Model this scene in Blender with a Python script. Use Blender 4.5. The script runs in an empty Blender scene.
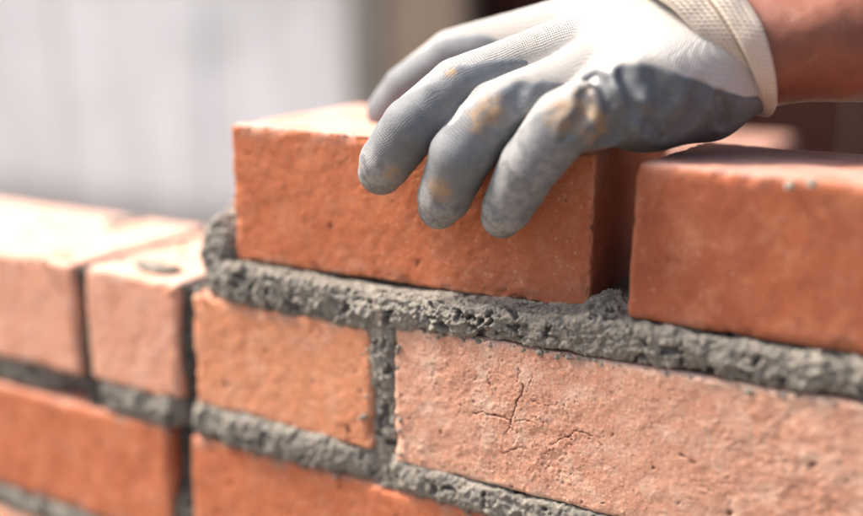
import bpy, math, random
import numpy as np
from mathutils import Matrix, Vector
random.seed(4)
S = bpy.context.scene
COL = S.collection
MM = 0.001

# ------------------------------------------------------------------ camera
W0, H0 = 863.0, 516.0
F_PX, YAW, PITCH = 1055.15, 0.522, 0.239
CAM = np.array([0.0, -378.1, 137.85])            # millimetres
FWD = np.array([-math.sin(YAW)*math.cos(PITCH), math.cos(YAW)*math.cos(PITCH), -math.sin(PITCH)])
RGT = np.array([math.cos(YAW), math.sin(YAW), 0.0])
UPV = np.cross(RGT, FWD)
cam_d = bpy.data.cameras.new('camera')
cam = bpy.data.objects.new('camera', cam_d)
COL.objects.link(cam)
M = Matrix.Identity(4)
for i in range(3):
    M[i][0], M[i][1], M[i][2], M[i][3] = RGT[i], UPV[i], -FWD[i], CAM[i]*MM
cam.matrix_world = M
cam_d.sensor_width = 36
cam_d.lens = 36*F_PX/W0
cam_d.clip_start = 0.01
cam_d.clip_end = 200
cam_d.dof.use_dof = True
cam_d.dof.focus_distance = 0.437
cam_d.dof.aperture_fstop = 2.1
S.camera = cam

# ------------------------------------------------------------------ light
SUN_EL, SUN_AZ = math.radians(52), math.radians(193)   # azimuth: where the light comes from, measured from +x
sdir = Vector((math.cos(SUN_EL)*math.cos(SUN_AZ), math.cos(SUN_EL)*math.sin(SUN_AZ), math.sin(SUN_EL)))
sun_d = bpy.data.lights.new('sun', 'SUN')
sun_d.energy = 1.5
sun_d.angle = math.radians(14)
sun_d.color = (1.0, 0.94, 0.86)
sun = bpy.data.objects.new('sun', sun_d)
COL.objects.link(sun)
sun.rotation_euler = sdir.to_track_quat('Z', 'Y').to_euler()
world = bpy.data.worlds.new('World')
S.world = world
world.use_nodes = True
wn = world.node_tree
sky = wn.nodes.new('ShaderNodeTexSky')
sky.sky_type = 'NISHITA'
sky.sun_disc = False
sky.sun_elevation = SUN_EL
sky.sun_rotation = math.atan2(sdir.x, sdir.y)
sky.dust_density = 6.0
sky.air_density = 1.0
sky.ozone_density = 1.0
bg = wn.nodes['Background']
wn.links.new(sky.outputs[0], bg.inputs[0])
bg.inputs[1].default_value = 0.05
S.view_settings.view_transform = 'Standard'
S.view_settings.look = 'None'
S.view_settings.gamma = 1
S.view_settings.exposure = 2.45
S.render.engine = 'CYCLES'

# ------------------------------------------------------------------ helpers
def at(px, py, Y):
    """the world point (mm) at wall-depth Y that stands at this place of the photograph"""
    d = FWD*F_PX + RGT*(px-W0/2) - UPV*(py-H0/2)
    t = (Y-CAM[1])/d[1]
    return CAM + d*t

def at_z(px, py, Z):
    d = FWD*F_PX + RGT*(px-W0/2) - UPV*(py-H0/2)
    return CAM + d*((Z-CAM[2])/d[2])

_tab = np.random.RandomState(7).permutation(65536).astype(np.int64)
_val = np.random.RandomState(8).rand(65536)
def _h(i, j, k, s):
    return _tab[(_tab[(_tab[(i+s*131) & 65535]+j) & 65535]+k) & 65535]

def vnoise(P, scale, seed=0):
    """smooth value noise, about -1..1, feature size = scale (mm)"""
    Q = P/scale
    I = np.floor(Q).astype(np.int64)
    f = Q-I
    f = f*f*f*(f*(f*6-15)+10)
    out = 0
    for a in (0, 1):
        wa = f[:, 0] if a else 1-f[:, 0]
        for b in (0, 1):
            wb = wa*(f[:, 1] if b else 1-f[:, 1])
            for c in (0, 1):
                wc = wb*(f[:, 2] if c else 1-f[:, 2])
                out = out+wc*_val[_h(I[:, 0]+a, I[:, 1]+b, I[:, 2]+c, seed)]
    return out*2-1

def fbm(P, scale, octs=4, seed=0, gain=0.5):
    o, a, t = 0, 1.0, 0
    for k in range(octs):
        o = o+a*vnoise(P+k*17.3, scale/2**k, seed+k)
        t += a
        a *= gain
    return o/t

def worley(P, scale, seed=0):
    """distance to nearest and second nearest point (in cells), and a random value of the nearest cell"""
    Q = P/scale
    I = np.floor(Q).astype(np.int64)
    d1 = np.full(len(P), 9.0)
    d2 = np.full(len(P), 9.0)
    rv = np.zeros(len(P))
    for a in (-1, 0, 1):
        for b in (-1, 0, 1):
            for c in (-1, 0, 1):
                i, j, k = I[:, 0]+a, I[:, 1]+b, I[:, 2]+c
                h = _h(i, j, k, seed)
                px = i+_val[h]
                py = j+_val[(h+7919) & 65535]
                pz = k+_val[(h+15401) & 65535]
                d = np.sqrt((px-Q[:, 0])**2+(py-Q[:, 1])**2+(pz-Q[:, 2])**2)
                near = d < d1
                d2 = np.where(near, d1, np.minimum(d2, d))
                rv = np.where(near, _val[(h+333) & 65535], rv)
                d1 = np.where(near, d, d1)
    return d1, d2, rv

def sstep(a, b, x):
    t = np.clip((x-a)/(b-a), 0, 1)
    return t*t*(3-2*t)

def mesh_obj(name, V, Fc, mat, parent=None, smooth=True, attrs=None):
    """V in millimetres in the parent's space, Fc an (n,4) or (n,3) array or list of arrays"""
    me = bpy.data.meshes.new(name)
    if not isinstance(Fc, list):
        Fc = [Fc]
    me.vertices.add(len(V))
    me.vertices.foreach_set('co', (np.asarray(V, dtype=np.float64)*MM).ravel())
    nl = sum(f.size for f in Fc)
    npoly = sum(len(f) for f in Fc)
    me.loops.add(nl)
    me.polygons.add(npoly)
    me.loops.foreach_set('vertex_index', np.concatenate([f.ravel() for f in Fc]).astype(np.int32))
    tot = np.concatenate([np.full(len(f), f.shape[1]) for f in Fc])
    st = np.concatenate([[0], np.cumsum(tot)[:-1]])
    me.polygons.foreach_set('loop_start', st.astype(np.int32))
    me.polygons.foreach_set('loop_total', tot.astype(np.int32))
    me.polygons.foreach_set('use_smooth', np.full(npoly, smooth))
    me.update(calc_edges=True)
    if attrs:
        for k, v in attrs.items():
            at_ = me.attributes.new(k, 'FLOAT', 'POINT')
            at_.data.foreach_set('value', np.asarray(v, dtype=np.float32))
    me.materials.append(mat)
    o = bpy.data.objects.new(name, me)
    COL.objects.link(o)
    if parent:
        o.parent = parent
    return o

def tag(o, label=None, cat=None, group=None, kind=None):
    if label: o['label'] = label
    if cat: o['category'] = cat
    if group: o['group'] = group
    if kind: o['kind'] = kind
    return o

def empty(name, loc, **k):
    o = bpy.data.objects.new(name, None)
    o.empty_display_size = 0.05
    o.location = [c*MM for c in loc]
    COL.objects.link(o)
    return tag(o, **k)

def normals(V, Fq):
    a, b, c, d = (V[Fq[:, i]] for i in range(4))
    n = np.cross(c-a, d-b)
    N = np.zeros_like(V)
    for i in range(4):
        np.add.at(N, Fq[:, i], n)
    return N/np.maximum(np.linalg.norm(N, axis=1, keepdims=True), 1e-9)

# ------------------------------------------------------------------ materials
def new_mat(name):
    m = bpy.data.materials.new(name)
    m.use_nodes = True
    nt = m.node_tree
    return m, nt, nt.nodes['Principled BSDF']

class N:
    """tiny node-graph helper"""
    def __init__(s, nt):
        s.nt = nt
        tc = nt.nodes.new('ShaderNodeTexCoord')
        s.obj = tc.outputs['Object']
    def _set(s, sock, v):
        if hasattr(v, 'is_output'): s.nt.links.new(v, sock)
        else: sock.default_value = v
    def noise(s, size, detail=4, rough=.55, off=0, vec=None, dist=0, scl=(1, 1, 1)):
        n = s.nt.nodes.new('ShaderNodeTexNoise')
        mp = s.nt.nodes.new('ShaderNodeMapping')
        s.nt.links.new(vec or s.obj, mp.inputs[0])
        mp.inputs['Location'].default_value = (off, off*.7, off*1.3)
        mp.inputs['Scale'].default_value = scl
        s.nt.links.new(mp.outputs[0], n.inputs['Vector'])
        n.inputs['Scale'].default_value = 1/(size*MM)
        n.inputs['Detail'].default_value = detail
        n.inputs['Roughness'].default_value = rough
        n.inputs['Distortion'].default_value = dist
        return n.outputs['Fac']
    def vor(s, size, feature='F1', rnd=1.0, col=False, off=0):
        n = s.nt.nodes.new('ShaderNodeTexVoronoi')
        n.feature = feature
        mp = s.nt.nodes.new('ShaderNodeMapping')
        s.nt.links.new(s.obj, mp.inputs[0])
        mp.inputs['Location'].default_value = (off, off, off)
        s.nt.links.new(mp.outputs[0], n.inputs['Vector'])
        n.inputs['Scale'].default_value = 1/(size*MM)
        n.inputs['Randomness'].default_value = rnd
        return n.outputs['Color' if col else 'Distance']
    def ramp(s, fac, stops, interp='LINEAR'):
        n = s.nt.nodes.new('ShaderNodeValToRGB')
        n.color_ramp.interpolation = interp
        e = n.color_ramp.elements
        while len(e) < len(stops): e.new(0.5)
        for x, (p, c) in zip(e, stops):
            x.position = p
            x.color = (c, c, c, 1) if isinstance(c, (int, float)) else (*c, 1)
        s.nt.links.new(fac, n.inputs[0])
        return n.outputs[0]
    def mix(s, fac, a, b, mode='MIX'):
        n = s.nt.nodes.new('ShaderNodeMix')
        n.data_type = 'RGBA'
        n.blend_type = mode
        s._set(n.inputs[0], fac)
        for sock, v in ((n.inputs[6], a), (n.inputs[7], b)):
            if isinstance(v, tuple): v = (*v, 1)
            s._set(sock, v)
        return n.outputs[2]
    def math(s, op, a, b=0.0, c=0.0):
        n = s.nt.nodes.new('ShaderNodeMath')
        n.operation = op
        s._set(n.inputs[0], a); s._set(n.inputs[1], b); s._set(n.inputs[2], c)
        return n.outputs[0]
    def attr(s, name):
        n = s.nt.nodes.new('ShaderNodeAttribute')
        n.attribute_name = name
        return n.outputs['Fac']
    def bump(s, h, dist, strength=1.0, prev=None):
        n = s.nt.nodes.new('ShaderNodeBump')
        n.inputs['Strength'].default_value = strength
        n.inputs['Distance'].default_value = dist*MM
        s.nt.links.new(h, n.inputs['Height'])
        if prev: s.nt.links.new(prev, n.inputs['Normal'])
        return n.outputs[0]

def brick_mat(name, base, dark, light, pale=0.25, speck=0.5, sand=0.3, seed=0.0):
    m, nt, b = new_mat(name)
    g = N(nt)
    c = g.mix(g.ramp(g.noise(28, 5, .6, seed), [(.3, 0), (.7, 1)]), base, dark)
    c = g.mix(g.math('MULTIPLY', g.ramp(g.noise(14, 6, .65, seed+1), [(.48, 0), (.72, 1)]), pale), c, light)
    c = g.mix(g.math('MULTIPLY', g.ramp(g.noise(2.2, 3, .6, seed+2), [(.35, 1), (.6, 0)]), .35), c, tuple(v*.6 for v in base))
    # pale grains and dark specks of the fired clay
    v = g.math('ADD', g.vor(2.6, off=seed), g.math('MULTIPLY', g.math('SUBTRACT', g.noise(1.0, 3, .6, 7), .5), .5))
    vc = g.vor(2.6, col=True, off=seed)
    pick = g.ramp(vc, [(.78, 0), (.82, 1)])
    c = g.mix(g.math('MULTIPLY', g.math('MULTIPLY', g.ramp(v, [(.08, 1), (.30, 0)]), pick), speck*.7), c, (.72, .55, .44))
    v2 = g.math('ADD', g.vor(3.7, off=seed+.5), g.math('MULTIPLY', g.math('SUBTRACT', g.noise(1.3, 3, .6, 9), .5), .6))
    vc2 = g.vor(3.7, col=True, off=seed+.5)
    pick2 = g.ramp(vc2, [(.16, 1), (.2, 0)])
    c = g.mix(g.math('MULTIPLY', g.math('MULTIPLY', g.ramp(v2, [(.06, 1), (.24, 0)]), pick2), .45), c, (.10, .045, .03))
    c = g.mix(g.math('MULTIPLY', g.ramp(g.noise(.9, 2, .5, seed+3), [(.52, 0), (.75, 1)]), sand), c, light)
    # what the mesh tells: pits and worn edges
    c = g.mix(g.math('MULTIPLY', g.attr('pit'), .75), c, (.09, .04, .028))
    c = g.mix(g.math('MULTIPLY', g.attr('edge'), .22), c, light)
    c = g.mix(g.attr('smear'), c, (.34, .29, .24))
    c = g.mix(g.attr('dust'), c, (.76, .58, .52))  # pale dust on upward faces, whitened to paint in the strong top light
    nt.links.new(c, b.inputs['Base Color'])
    b.inputs['Roughness'].default_value = .88
    b.inputs['Specular IOR Level'].default_value = .25
    h1 = g.noise(1.1, 5, .7, seed+4)
    h2 = g.noise(.35, 3, .6, seed+5)
    n1 = g.bump(h1, .35, .8)
    n2 = g.bump(h2, .12, .7, n1)
    nt.links.new(n2, b.inputs['Normal'])
    return m

BRK = dict(
    orange=brick_mat('brick_orange', (.56, .18, .082), (.45, .13, .058), (.66, .33, .21), .4, .5, .2, 0),
    deep=brick_mat('brick_deep', (.36, .17, .12), (.28, .12, .08), (.46, .27, .2), .3, .55, .2, 3),
    red=brick_mat('brick_red', (.38, .110, .050), (.28, .076, .036), (.52, .23, .13), .55, .5, .2, 6),
    pale=brick_mat('brick_pale', (.66, .345, .23), (.53, .24, .15), (.80, .62, .48), .62, .9, .6, 9),
    hazed_peach=brick_mat('brick_hazed_peach', (.69, .34, .225), (.61, .28, .175), (.79, .54, .42), .5, .4, .2, 15),  # left bricks: veiling haze painted in as a paler brick colour
    light=brick_mat('brick_light', (.65, .275, .145), (.56, .22, .115), (.76, .48, .35), .5, .4, .2, 12),
)

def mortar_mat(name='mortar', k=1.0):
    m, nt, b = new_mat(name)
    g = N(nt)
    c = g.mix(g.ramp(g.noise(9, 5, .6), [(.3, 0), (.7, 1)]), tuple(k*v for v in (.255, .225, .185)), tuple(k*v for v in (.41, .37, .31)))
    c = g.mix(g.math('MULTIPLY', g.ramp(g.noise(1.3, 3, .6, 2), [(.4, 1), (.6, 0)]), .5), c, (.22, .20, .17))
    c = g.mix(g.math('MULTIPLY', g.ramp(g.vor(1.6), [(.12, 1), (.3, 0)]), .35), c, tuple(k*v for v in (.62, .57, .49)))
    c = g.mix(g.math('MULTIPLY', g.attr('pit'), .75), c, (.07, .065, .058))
    nt.links.new(c, b.inputs['Base Color'])
    b.inputs['Roughness'].default_value = .8
    b.inputs['Specular IOR Level'].default_value = .35
    n1 = g.bump(g.noise(1.0, 6, .8), .9, 1.0)
    n2 = g.bump(g.noise(.4, 3, .6), .2, .8, n1)
    nt.links.new(n2, b.inputs['Normal'])
    return m
MORTAR = mortar_mat()
SHADED = mortar_mat('shaded_mortar', .13)  # same mortar darkened: the shade of recessed head joints put into its colour
SPLASH = mortar_mat('dry_mortar', 1.8)

# ------------------------------------------------------------------ bricks
def axis_pts(length, fine, coarse=None, lo_fine=None, hi=None):
    """positions 0..length: spacing 'fine', or fine near 0 growing to coarse"""
    if coarse is None:
        n = max(2, int(round(length/fine)))
        return np.linspace(0, length, n+1)
    p = [0.0]
    step = fine
    while p[-1] < length:
        if p[-1] > (lo_fine or 0): step = min(coarse, step*1.18)
        p.append(p[-1]+step)
    p = np.array(p)
    return p*(length/p[-1])

def box_grid(xs, ys, zs):
    nx, ny, nz = len(xs), len(ys), len(zs)
    idm = {}
    V, Fq = [], []
    base = 0
    def face(u, v, mk, flip):
        nonlocal base
        U, Vv = np.meshgrid(np.arange(len(u)), np.arange(len(v)), indexing='ij')
        P = mk(u[U.ravel()], v[Vv.ravel()])
        i = (U*len(v)+Vv)
        q = np.stack([i[:-1, :-1].ravel(), i[1:, :-1].ravel(), i[1:, 1:].ravel(), i[:-1, 1:].ravel()], 1)+base
        if flip: q = q[:, ::-1]
        V.append(P); Fq.append(q)
        base += len(P)
    L, D, H = xs[-1], ys[-1], zs[-1]
    o = lambda a: np.zeros_like(a)
    face(xs, zs, lambda a, b: np.stack([a, o(a), b], 1), False)
    face(xs, zs, lambda a, b: np.stack([a, o(a)+D, b], 1), True)
    face(xs, ys, lambda a, b: np.stack([a, b, o(a)+H], 1), False)
    face(xs, ys, lambda a, b: np.stack([a, b, o(a)], 1), True)
    face(ys, zs, lambda a, b: np.stack([o(a)+L, a, b], 1), False)
    face(ys, zs, lambda a, b: np.stack([o(a), a, b], 1), True)
    V = np.concatenate(V); Fq = np.concatenate(Fq)
    key = np.round(V*1000).astype(np.int64)
    _, idx, inv = np.unique(key, axis=0, return_index=True, return_inverse=True)
    inv = inv.ravel()
    return V[idx], inv[Fq]

def seg_dist2(P, A, B):
    d = B-A
    t = np.clip(((P-A)@d)/max(d@d, 1e-9), 0, 1)
    return np.linalg.norm(P-(A+t[:, None]*d), axis=1)

def brick_mesh(L, D, H, fine=2.0, dust=.3, smear=1.0, zfine=None, round_r=3.0, rough=1.0, chip=1.0, seed=1, cracks=None, xs=None, grain=0.0):  # dust: pale dust on upward faces plus the painted-in top light
    if xs is None: xs = axis_pts(L, fine)
    ys = axis_pts(D, fine, max(4.0, fine), 10)
    zs = axis_pts(H, zfine or fine)
    V, Fq = box_grid(xs, ys, zs)
    half = np.array([L, D, H])/2
    c = V-half
    r = round_r*(1+.35*vnoise(V+seed*31.7, 25, seed))[:, None]
    inner = np.clip(c, -(half-r), half-r)
    n = c-inner
    nn = np.linalg.norm(n, axis=1, keepdims=True)
    n = n/np.maximum(nn, 1e-6)
    P = inner+n*r
    Q = V+seed*57.1
    # how near to an edge of the box
    dd = np.sort(half-np.abs(c), axis=1)
    ed = dd[:, 1]
    disp = rough*(.55*fbm(Q, 40, 2, seed)+.35*fbm(Q, 9, 3, seed+5))
    edge = 0.0
    Qw = Q
    if fine < 1.6:
        disp = disp+rough*.24*fbm(Q, 3.4, 3, seed+9, .6)
        Qw = Q+1.5*np.stack([vnoise(Q, 3, 81), vnoise(Q, 3, 82), vnoise(Q, 3, 83)], 1)
        d1, d2, rv = worley(Qw, 8.5, seed+3)
        pr_ = .08+1.1*rv
        pit = sstep(pr_, pr_*.5, d1)*(rv < .17)
        disp = disp-pit*.9*rough
        d1b, _, rb = worley(Qw, 3.3, seed+13)
        bmp = sstep(.5, .12, d1b)*np.clip((rb-.72)*4, 0, 1)
        disp = disp+bmp*.30*rough
        pit2 = sstep(.32, .12, d1b)*np.clip((.10-rb)*14, 0, 1)
        disp = disp-pit2*.5*rough
        pit = np.maximum(pit, pit2)
    else:
        pit = np.zeros(len(V))
    if grain > 0:
        g1, _, rg = worley(Qw, 1.6, seed+23)
        zone = .45+.9*sstep(-.25, .35, fbm(Q, 26, 2, seed+31))
        disp = disp+grain*zone*.55*fbm(Q, 4.5, 3, seed+33)
        disp = disp+zone*grain*(sstep(.5, .1, g1)*(rg > .45)*.38*(.4+rg)-sstep(.45, .15, g1)*(rg < .13)*.55)
        pit = np.maximum(pit, zone*.5*sstep(.45, .15, g1)*(rg < .10))
    # chipped, crumbly edges
    e1 = fbm(Q, 11, 3, seed+17)
    near = sstep(5.5, 0.0, ed)
    ch = near*np.maximum(0, e1-.12)*5.5*chip
    ch2 = sstep(3.0, 0, ed)*np.maximum(0, fbm(Q, 3.2, 2, seed+19)-.15)*2.6*chip
    disp = disp-ch-ch2
    edge = sstep(3.2, .6, ed)
    if cracks:
        wx = .9*vnoise(V, 3.0, 71)+.45*vnoise(V, 1.1, 73)
        wz = .9*vnoise(V, 3.0, 72)+.45*vnoise(V, 1.1, 74)
        Xc = V[:, [0, 2]]+np.stack([wx, wz], 1)
        brk = .55+.45*sstep(-.35, .1, vnoise(V, 2.5, 75))
        wob = (.8+.55*vnoise(V, 2.0, 76))
        for pts, wdt, dep in cracks:
            for (x0, z0), (x1, z1) in zip(pts[:-1], pts[1:]):
                X = Xc
                d = seg_dist2(X, np.array([x0, z0]), np.array([x1, z1]))
                k = sstep(wdt*wob*.72, wdt*wob*.15, d)*(V[:, 1] < 3)*brk
                disp = disp-k*dep
                pit = np.maximum(pit, k)
    P = P+n*disp[:, None]+half
    du = dust*sstep(.5, .95, n[:, 2])*(.75+.5*fbm(Q, 22, 3, seed+41))*(1-.6*pit)  # upward-face mask: dust, whitened to paint in the top light
    sm = sstep(9, 0, np.minimum(V[:, 2], H-V[:, 2]))*sstep(.08, .45, fbm(Q, 13, 3, seed+51))*.55*smear
    return P, Fq, dict(pit=pit, edge=edge, dust=np.clip(du, 0, 1), smear=sm)

wall = empty('brick_wall', (-240, 50, -480), label='half-built orange brick wall with rough grey mortar joints filling the foreground', cat='wall')
WL = np.array([-240, 50, -480.])

def put_brick(x, y, z, L, D, H, mat, rz=0, rx=0, ry=0, parent=wall, name='brick', label=None, mesh=None, **k):
    P, Fq, A = brick_mesh(L, D, H, **k) if mesh is None else (None, None, None)
    if mesh is None:
        o = mesh_obj(name, P, Fq, mat, parent, attrs=A)
    else:
        o = bpy.data.objects.new(name, mesh)
        COL.objects.link(o)
        o.parent = parent
    org = WL if parent is wall else np.zeros(3)
    R = Matrix.Rotation(rz, 3, 'Z') @ Matrix.Rotation(rx, 3, 'X') @ Matrix.Rotation(ry, 3, 'Y')
    o.rotation_euler = R.to_euler()
    o.location = [(a-b)*MM for a, b in zip((x, y, z), org)]
    if label: o['label'] = label
    return o

# top course
laid = put_brick(-333.8, 8.9, 15.0, 180.9, 118.4, 66.1, BRK['orange'], .055, -.004, .013, parent=None, fine=.75,
                 round_r=1.6, rough=.72, chip=.85, seed=3, dust=.5, smear=.7, grain=.14)
tag(laid, 'orange-red brick being laid on the fresh mortar under the gloved hand', 'brick')
put_brick(-131.1, 1.2, 17.4, 221.8, 93.8, 61.3, BRK['red'], .014, -.027, .015, seed=8, round_r=3.0, rough=.9, chip=.95, grain=.3, dust=.35, smear=.3,
          label='reddish brick with rounded edges right of the gloved hand', xs=axis_pts(221.8, .85, 3, 95))
# second course
def px_on_D(q):
    p = at(q[0], q[1], 0)
    return (p[0]+237.0, p[2]+67.0)
def poly(*pts): return [px_on_D(q) for q in pts]
cracks = [
    (poly((523, 383), (520, 392), (518, 402), (514, 412), (511, 421), (508, 434)), .55, 1.5),
    (poly((473, 413), (484, 413), (494, 414), (502, 417), (512, 418)), .5, 1.3),
    (poly((516, 420), (522, 419), (529, 422), (536, 423)), .45, 1.1),
    (poly((553, 444), (560, 441), (567, 437), (575, 432), (584, 433), (592, 437)), .5, 1.3),
    (poly((566, 437), (572, 441)), .5, 1.0),
    (poly((532, 401), (540, 404), (550, 404), (557, 402)), .4, .9),
    (poly((518, 366), (520, 372), (517, 380)), .4, .8),
    (poly((503, 453), (510, 449), (519, 446)), .6, .8),
    (poly((529, 367), (533, 377), (530, 386)), .35, .6),
    (poly((487, 377), (489, 386)), .4, .7),
    (poly((585, 438), (596, 441), (602, 446)), .35, .7),
    (poly((545, 455), (551, 449)), .35, .7),
]
put_brick(-237, 0, -67, 215, 108, 66.5, BRK['pale'], seed=21, round_r=2.2, rough=.95, chip=.9, grain=.55, cracks=cracks,
          xs=np.concatenate([np.arange(0, 30, .6), np.arange(30, 125, .38), np.arange(125, 195, .7), np.linspace(195, 215, 8)]), fine=.7, zfine=.42,
          label='pale cracked sandy brick in the wall under the gap between the two top bricks')
put_brick(-358, 1, -62.5, 108.5, 108, 59.5, BRK['light'], -.004, 0, .02, seed=31, round_r=3.2, rough=1, chip=.9, fine=.9, grain=.25)
put_brick(-431, 0, -62, 64, 108, 63, BRK['hazed_peach'], 0, 0, .02, seed=41, round_r=2.4, fine=1.3, chip=.7, dust=.3)
put_brick(-655, 0, -62.5, 215, 112, 63.5, BRK['hazed_peach'], 0, 0, 0, seed=43, round_r=2.4, fine=2, chip=.7, dust=.3)
put_brick(-12, 0, -66, 215, 108, 65, BRK['red'], seed=44, fine=3)
put_brick(102, 1, 14, 148, 98, 63, BRK['orange'], seed=45, fine=3)
put_brick(-880, 0, -62.5, 215, 108, 63.5, BRK['hazed_peach'], seed=46, fine=3)
put_brick(214, 0, -66, 215, 108, 65, BRK['orange'], seed=47, fine=3)
put_brick(261, 1, 14, 168, 98, 63, BRK['deep'], seed=48, fine=3)
# lower courses
put_brick(-820, 0, -146, 215, 108, 65.5, BRK['orange'], seed=55, fine=3)
put_brick(216, 0, -146, 213, 108, 65.5, BRK['light'], seed=56, fine=3)
put_brick(-593, 1, -146, 214.5, 108, 65.5, BRK['orange'], seed=51, round_r=3.2, fine=1.3, chip=.7)
put_brick(-363, 1, -147, 215, 108, 66, BRK['orange'], seed=52, round_r=3.0, fine=1.1, chip=.8)
put_brick(-137, 0, -147, 215, 108, 66, BRK['light'], seed=53, fine=2)
put_brick(90, 0, -147, 115, 108, 66, BRK['orange'], seed=54, fine=3)
lowm = []
for sd, k in ((61, 'orange'), (62, 'light'), (63, 'deep')):
    P, Fq, A = brick_mesh(215, 108, 65.5, fine=6, seed=sd, dust=.05)
    lowm.append(mesh_obj('brick', P, Fq, BRK[k], wall, attrs=A))
put = 0
for row in range(4):
    z = -227-80*row
    x = -927 + (112 if row % 2 == 0 else 0)
    while x < 250:
        if put < 3:
            o = lowm[put]
        else:
            o = lowm[random.randrange(3)].copy(); COL.objects.link(o); o.parent = wall
        o.location = ((x-WL[0])*MM, (-WL[1]+random.uniform(0, 2))*MM, (z-WL[2])*MM)
        put += 1
        x += 227

# ------------------------------------------------------------------ mortar
def mortar_relief(Q, seed, lump=1.0):
    """crumbly, torn surface of wet mortar: returns displacement (mm) and how deep in a crevice"""
    Qw = Q+3.0*np.stack([fbm(Q, 7, 2, 101), fbm(Q, 7, 2, 102), fbm(Q, 7, 2, 103)], 1)
    big = fbm(Q, 17, 2, seed)
    rid = 1-np.abs(fbm(Qw, 6.5, 3, seed+3, .55))*2.6
    mid = fbm(Qw, 3.2, 3, seed+5, .7)
    Qf = Qw+.9*np.stack([vnoise(Q, 1.5, 4), vnoise(Q, 1.5, 5), vnoise(Q, 1.5, 6)], 1)
    w1, w1b, r1 = worley(Qf, 3.6, seed+1)
    w2, _, r2 = worley(Q, 1.25, seed+2)
    lumps = (1-np.minimum(w1, 1))*(r1 > .4)*(.3+r1)
    hole = sstep(.24, .46, fbm(Qw, 5.5, 3, seed+9))
    torn = np.round(fbm(Qf, 5.0, 2, seed+15)*3)/3
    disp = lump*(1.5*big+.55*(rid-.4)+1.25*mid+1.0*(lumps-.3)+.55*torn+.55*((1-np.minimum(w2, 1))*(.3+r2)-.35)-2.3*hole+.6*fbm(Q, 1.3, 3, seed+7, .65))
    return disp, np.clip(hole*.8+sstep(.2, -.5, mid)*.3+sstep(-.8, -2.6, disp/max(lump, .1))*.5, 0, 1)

def mortar_strip(name, keys, axis, res=.8, depth=100, seed=1, lump=1.0, inset=26.0, parent=wall, mat=None):
    """keys: (s, lo, hi, front) along the joint.  axis 'x': a bed joint (s = x, lo/hi = z);
    axis 'z': a head joint (s = z, lo/hi = x).  front = y of the face."""
    K = np.array(sorted(keys), float)
    s = np.arange(K[0, 0], K[-1, 0]+res*.5, res)
    lo, hi, fr = (np.interp(s, K[:, 0], K[:, i]) for i in (1, 2, 3))
    # cross-section: from inside along the lower brick, out over the face, back in along the upper one
    th = np.linspace(0, math.pi, 41)
    py_ = np.concatenate([[inset], 6-6*np.sin(th)**.38, [inset]])
    pz_ = np.concatenate([[-1], -np.cos(th), [1]])
    hw0 = float(np.mean(hi-lo))/2
    L_ = np.concatenate([[0], np.cumsum(np.hypot(np.diff(py_), np.diff(pz_)*hw0))])
    per = max(6, int(L_[-1]/res))
    t = np.linspace(0, L_[-1], per)
    yy, zz_ = np.interp(t, L_, py_), np.interp(t, L_, pz_)
    ctr = (lo+hi)/2; hw = (hi-lo)/2
    Y = fr[:, None]+yy[None]
    Z = ctr[:, None]+hw[:, None]*zz_[None]
    A = np.repeat(s[:, None], per, 1)
    V = np.stack([A.ravel(), Y.ravel(), Z.ravel()], 1) if axis == 'x' else np.stack([Z.ravel(), Y.ravel(), A.ravel()], 1)
    ny_ = -np.clip(1-yy/7, 0, 1); nz_ = zz_*np.where(yy > 5, 1.0, .7)
    n2y = np.broadcast_to(ny_, Y.shape).ravel(); n2z = np.broadcast_to(nz_, Y.shape).ravel()
    nn = np.stack([0*n2y, n2y, n2z], 1) if axis == 'x' else np.stack([n2z, n2y, 0*n2y], 1)
    nn = nn/np.linalg.norm(nn, axis=1, keepdims=True)
    disp, pit0 = mortar_relief(V+seed*13.7, seed, lump)
    fade = np.broadcast_to(np.clip(1.25-yy/inset, .15, 1), Y.shape).ravel()
    V = V+nn*(disp*fade)[:, None]
    m = len(t)
    i = np.arange((len(s)-1)*m).reshape(-1, m)[:, :-1].ravel()
    q = np.stack([i, i+m, i+m+1, i+1], 1)
    if axis == 'z': q = q[:, ::-1]
    # the body of the joint behind the face
    nv = len(V)
    bk = []
    for j in range(0, len(s)):
        for zz in (lo[j]+.6, hi[j]-.6):
            bk.append((s[j], depth, zz) if axis == 'x' else (zz, depth, s[j]))
    V = np.concatenate([V, np.array(bk)])
    j = np.arange(len(s)-1)
    a0, a1 = nv+2*j, nv+2*j+1
    q2 = np.stack([a0, a0+2, (j+1)*m, j*m], 1)
    q3 = np.stack([j*m+m-1, (j+1)*m+m-1, a1+2, a1], 1)
    q4 = np.stack([a1, a1+2, a0+2, a0], 1)
    if axis == 'z': q2, q3, q4 = q2[:, ::-1], q3[:, ::-1], q4[:, ::-1]
    caps = [np.concatenate([[nv], np.arange(m), [nv+1]])[None, :], np.concatenate([[nv+2*len(s)-2], (len(s)-1)*m+np.arange(m), [nv+2*len(s)-1]])[None, ::-1]]
    pit = np.concatenate([pit0, np.zeros(len(bk))])
    return mesh_obj(name, V-WL, [q, q2, q3, q4]+caps, mat or MORTAR, parent, attrs=dict(pit=pit))

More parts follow.
